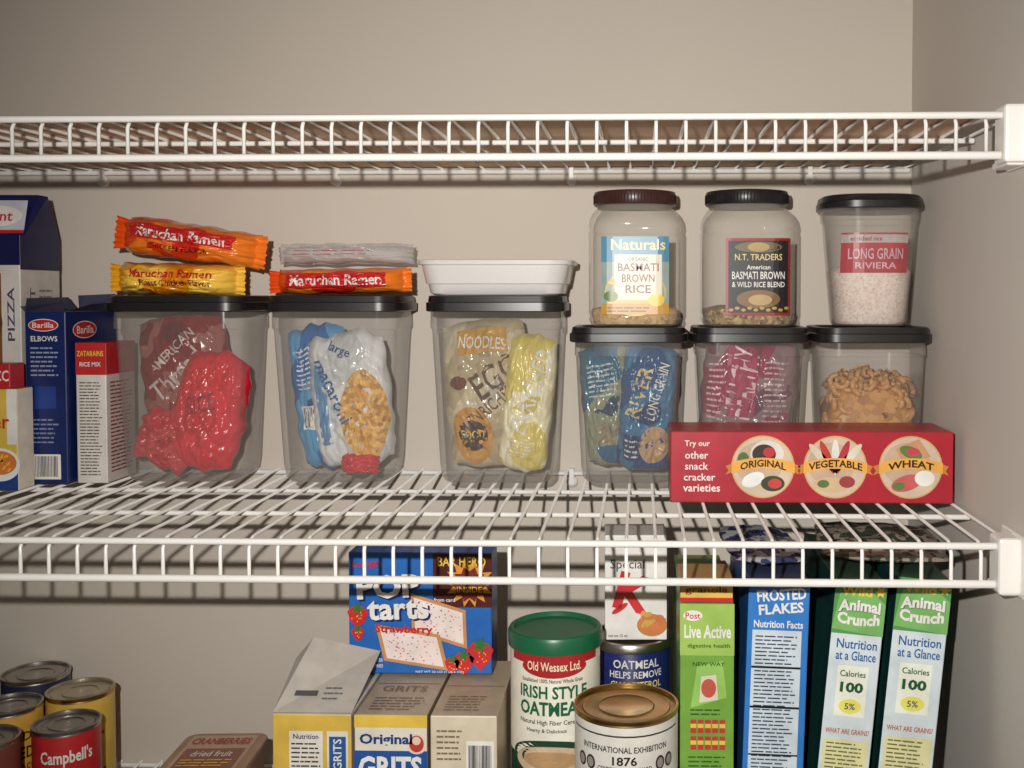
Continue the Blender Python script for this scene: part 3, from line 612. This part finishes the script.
for x0, x1, hh, ry in ((.155, .203, .311, 5.2), (.2110, .2615, .314, 5.4)):
    b = Carton("cereal_box", x0, x1, -.304, -.112, BS+.0024, hh, K(212, 224, 228), DG, K(50, 80, 60), ry=R(ry))
    w = x1-x0
    b.F.rect(0, hh-.050, w, hh, K(84, 152, 84), 1); b.F.poly([(w*.1, hh-.012), (w*.6, hh-.004), (w, hh-.020), (w, hh-.050), (0, hh-.046)], K(122, 184, 98), 2); b.F.text("Wild", w*.42, hh-.009, w*.6, .009, YEL, 4, bold=.03); b.F.text("Animal", w*.5+.0005, hh-.0225, w*.82, .011, K(30, 80, 50), 3, bold=.05, arc=.002); b.F.text("Animal", w*.5, hh-.022, w*.82, .011, WHITE, 4, bold=.04, arc=.002); b.F.text("Crunch", w*.5, hh-.036, w*.82, .011, WHITE, 4, bold=.04, arc=-.002); b.F.star(w*.88, hh-.008, .006, .003, 6, YEL, 3)
    b.F.text("Nutrition", w*.52, hh-.059, w*.78, .009, K(20, 90, 160), 4); b.F.text("at a Glance", w*.52, hh-.070, w*.78, .009, K(20, 90, 160), 4)
    b.F.rect(w*.2, hh-.128, w*.8, hh-.080, K(240, 242, 225), 1); b.F.text("Calories", w*.5, hh-.087, w*.5, .006, K(30, 90, 50), 4); b.F.text("100", w*.5, hh-.100, w*.45, .010, K(30, 90, 50), 4, bold=.04); b.F.ell(w*.5, hh-.118, w*.22, .007, K(235, 228, 90), 3); b.F.text("5%", w*.5, hh-.118, w*.2, .006, K(30, 60, 120), 5)
    b.F.rect(w*.06, .08, w*.94, hh-.150, K(226, 222, 165), 1); b.F.text("WHAT ARE GRAINS?", w*.5, hh-.142, w*.85, .005, K(190, 90, 30), 4); b.F.lines(w*.12, .09, w*.88, hh-.152, 18, K(110, 110, 60), 3, .35)
    b.F.rect(0, .0, w, .08, K(200, 60, 60), 1)
    b.Lf.rect(.01, .1, .18, hh-.03, K(20, 74, 66), 1, 2)
    b.seam(K(20, 40, 30)); b.done()
g = grp("snack_bag", (.122, -.215, BS+.3265), (0, R(2), R(5)))
P = pillow("bag_film", g, (0, 0, 0), (R(-86), 0, 0), .075, .12, .013, patch_mat("snack_film", [(30, 40, 75), (50, 62, 100), (165, 165, 170), (110, 104, 98)], 60), 71, .002, rnd=.1, crease=.001)
g = grp("snack_bag", (.242, -.215, BS+.3295), (0, R(1.5), R(-4)))
P = pillow("bag_film", g, (0, 0, 0), (R(-87), 0, 0), .125, .13, .014, patch_mat("snack_film2", [(80, 66, 56), (66, 74, 62), (150, 140, 128), (100, 62, 50)], 60), 77, .002, rnd=.1, crease=.001)

# ------------------------------------------------------------------ light
W = bpy.data.worlds.new("world"); S.world = W; W.use_nodes = True
bg = W.node_tree.nodes["Background"]; bg.inputs["Color"].default_value = (1, .95, .89, 1); bg.inputs["Strength"].default_value = .11
l = bpy.data.lights.new("camera_flash", 'SPOT'); l.energy = 50; l.spot_size = R(96); l.spot_blend = 1.0; l.shadow_soft_size = .008; l.color = (1, .97, .92)
o = bpy.data.objects.new("camera_flash", l); COL.objects.link(o); o.location = (-.085, -1.30, 1.475)
o.rotation_euler = (Vector((-.03, 0, 1.26))-Vector(o.location)).to_track_quat('-Z', 'Y').to_euler()
S.view_settings.view_transform = 'Standard'

# ------------------------------------------------------------------ camera
cam = bpy.data.cameras.new("camera"); co = bpy.data.objects.new("camera", cam); COL.objects.link(co)
co.location = (0, -1.28, 1.40); co.rotation_euler = (R(88), 0, R(1.5))
cam.sensor_width = 36; cam.lens = 36*1050/1024; cam.clip_start = .01
cam.shift_x = -(128-27.5)/1024; cam.shift_y = -(89-37)/1024
S.camera = co
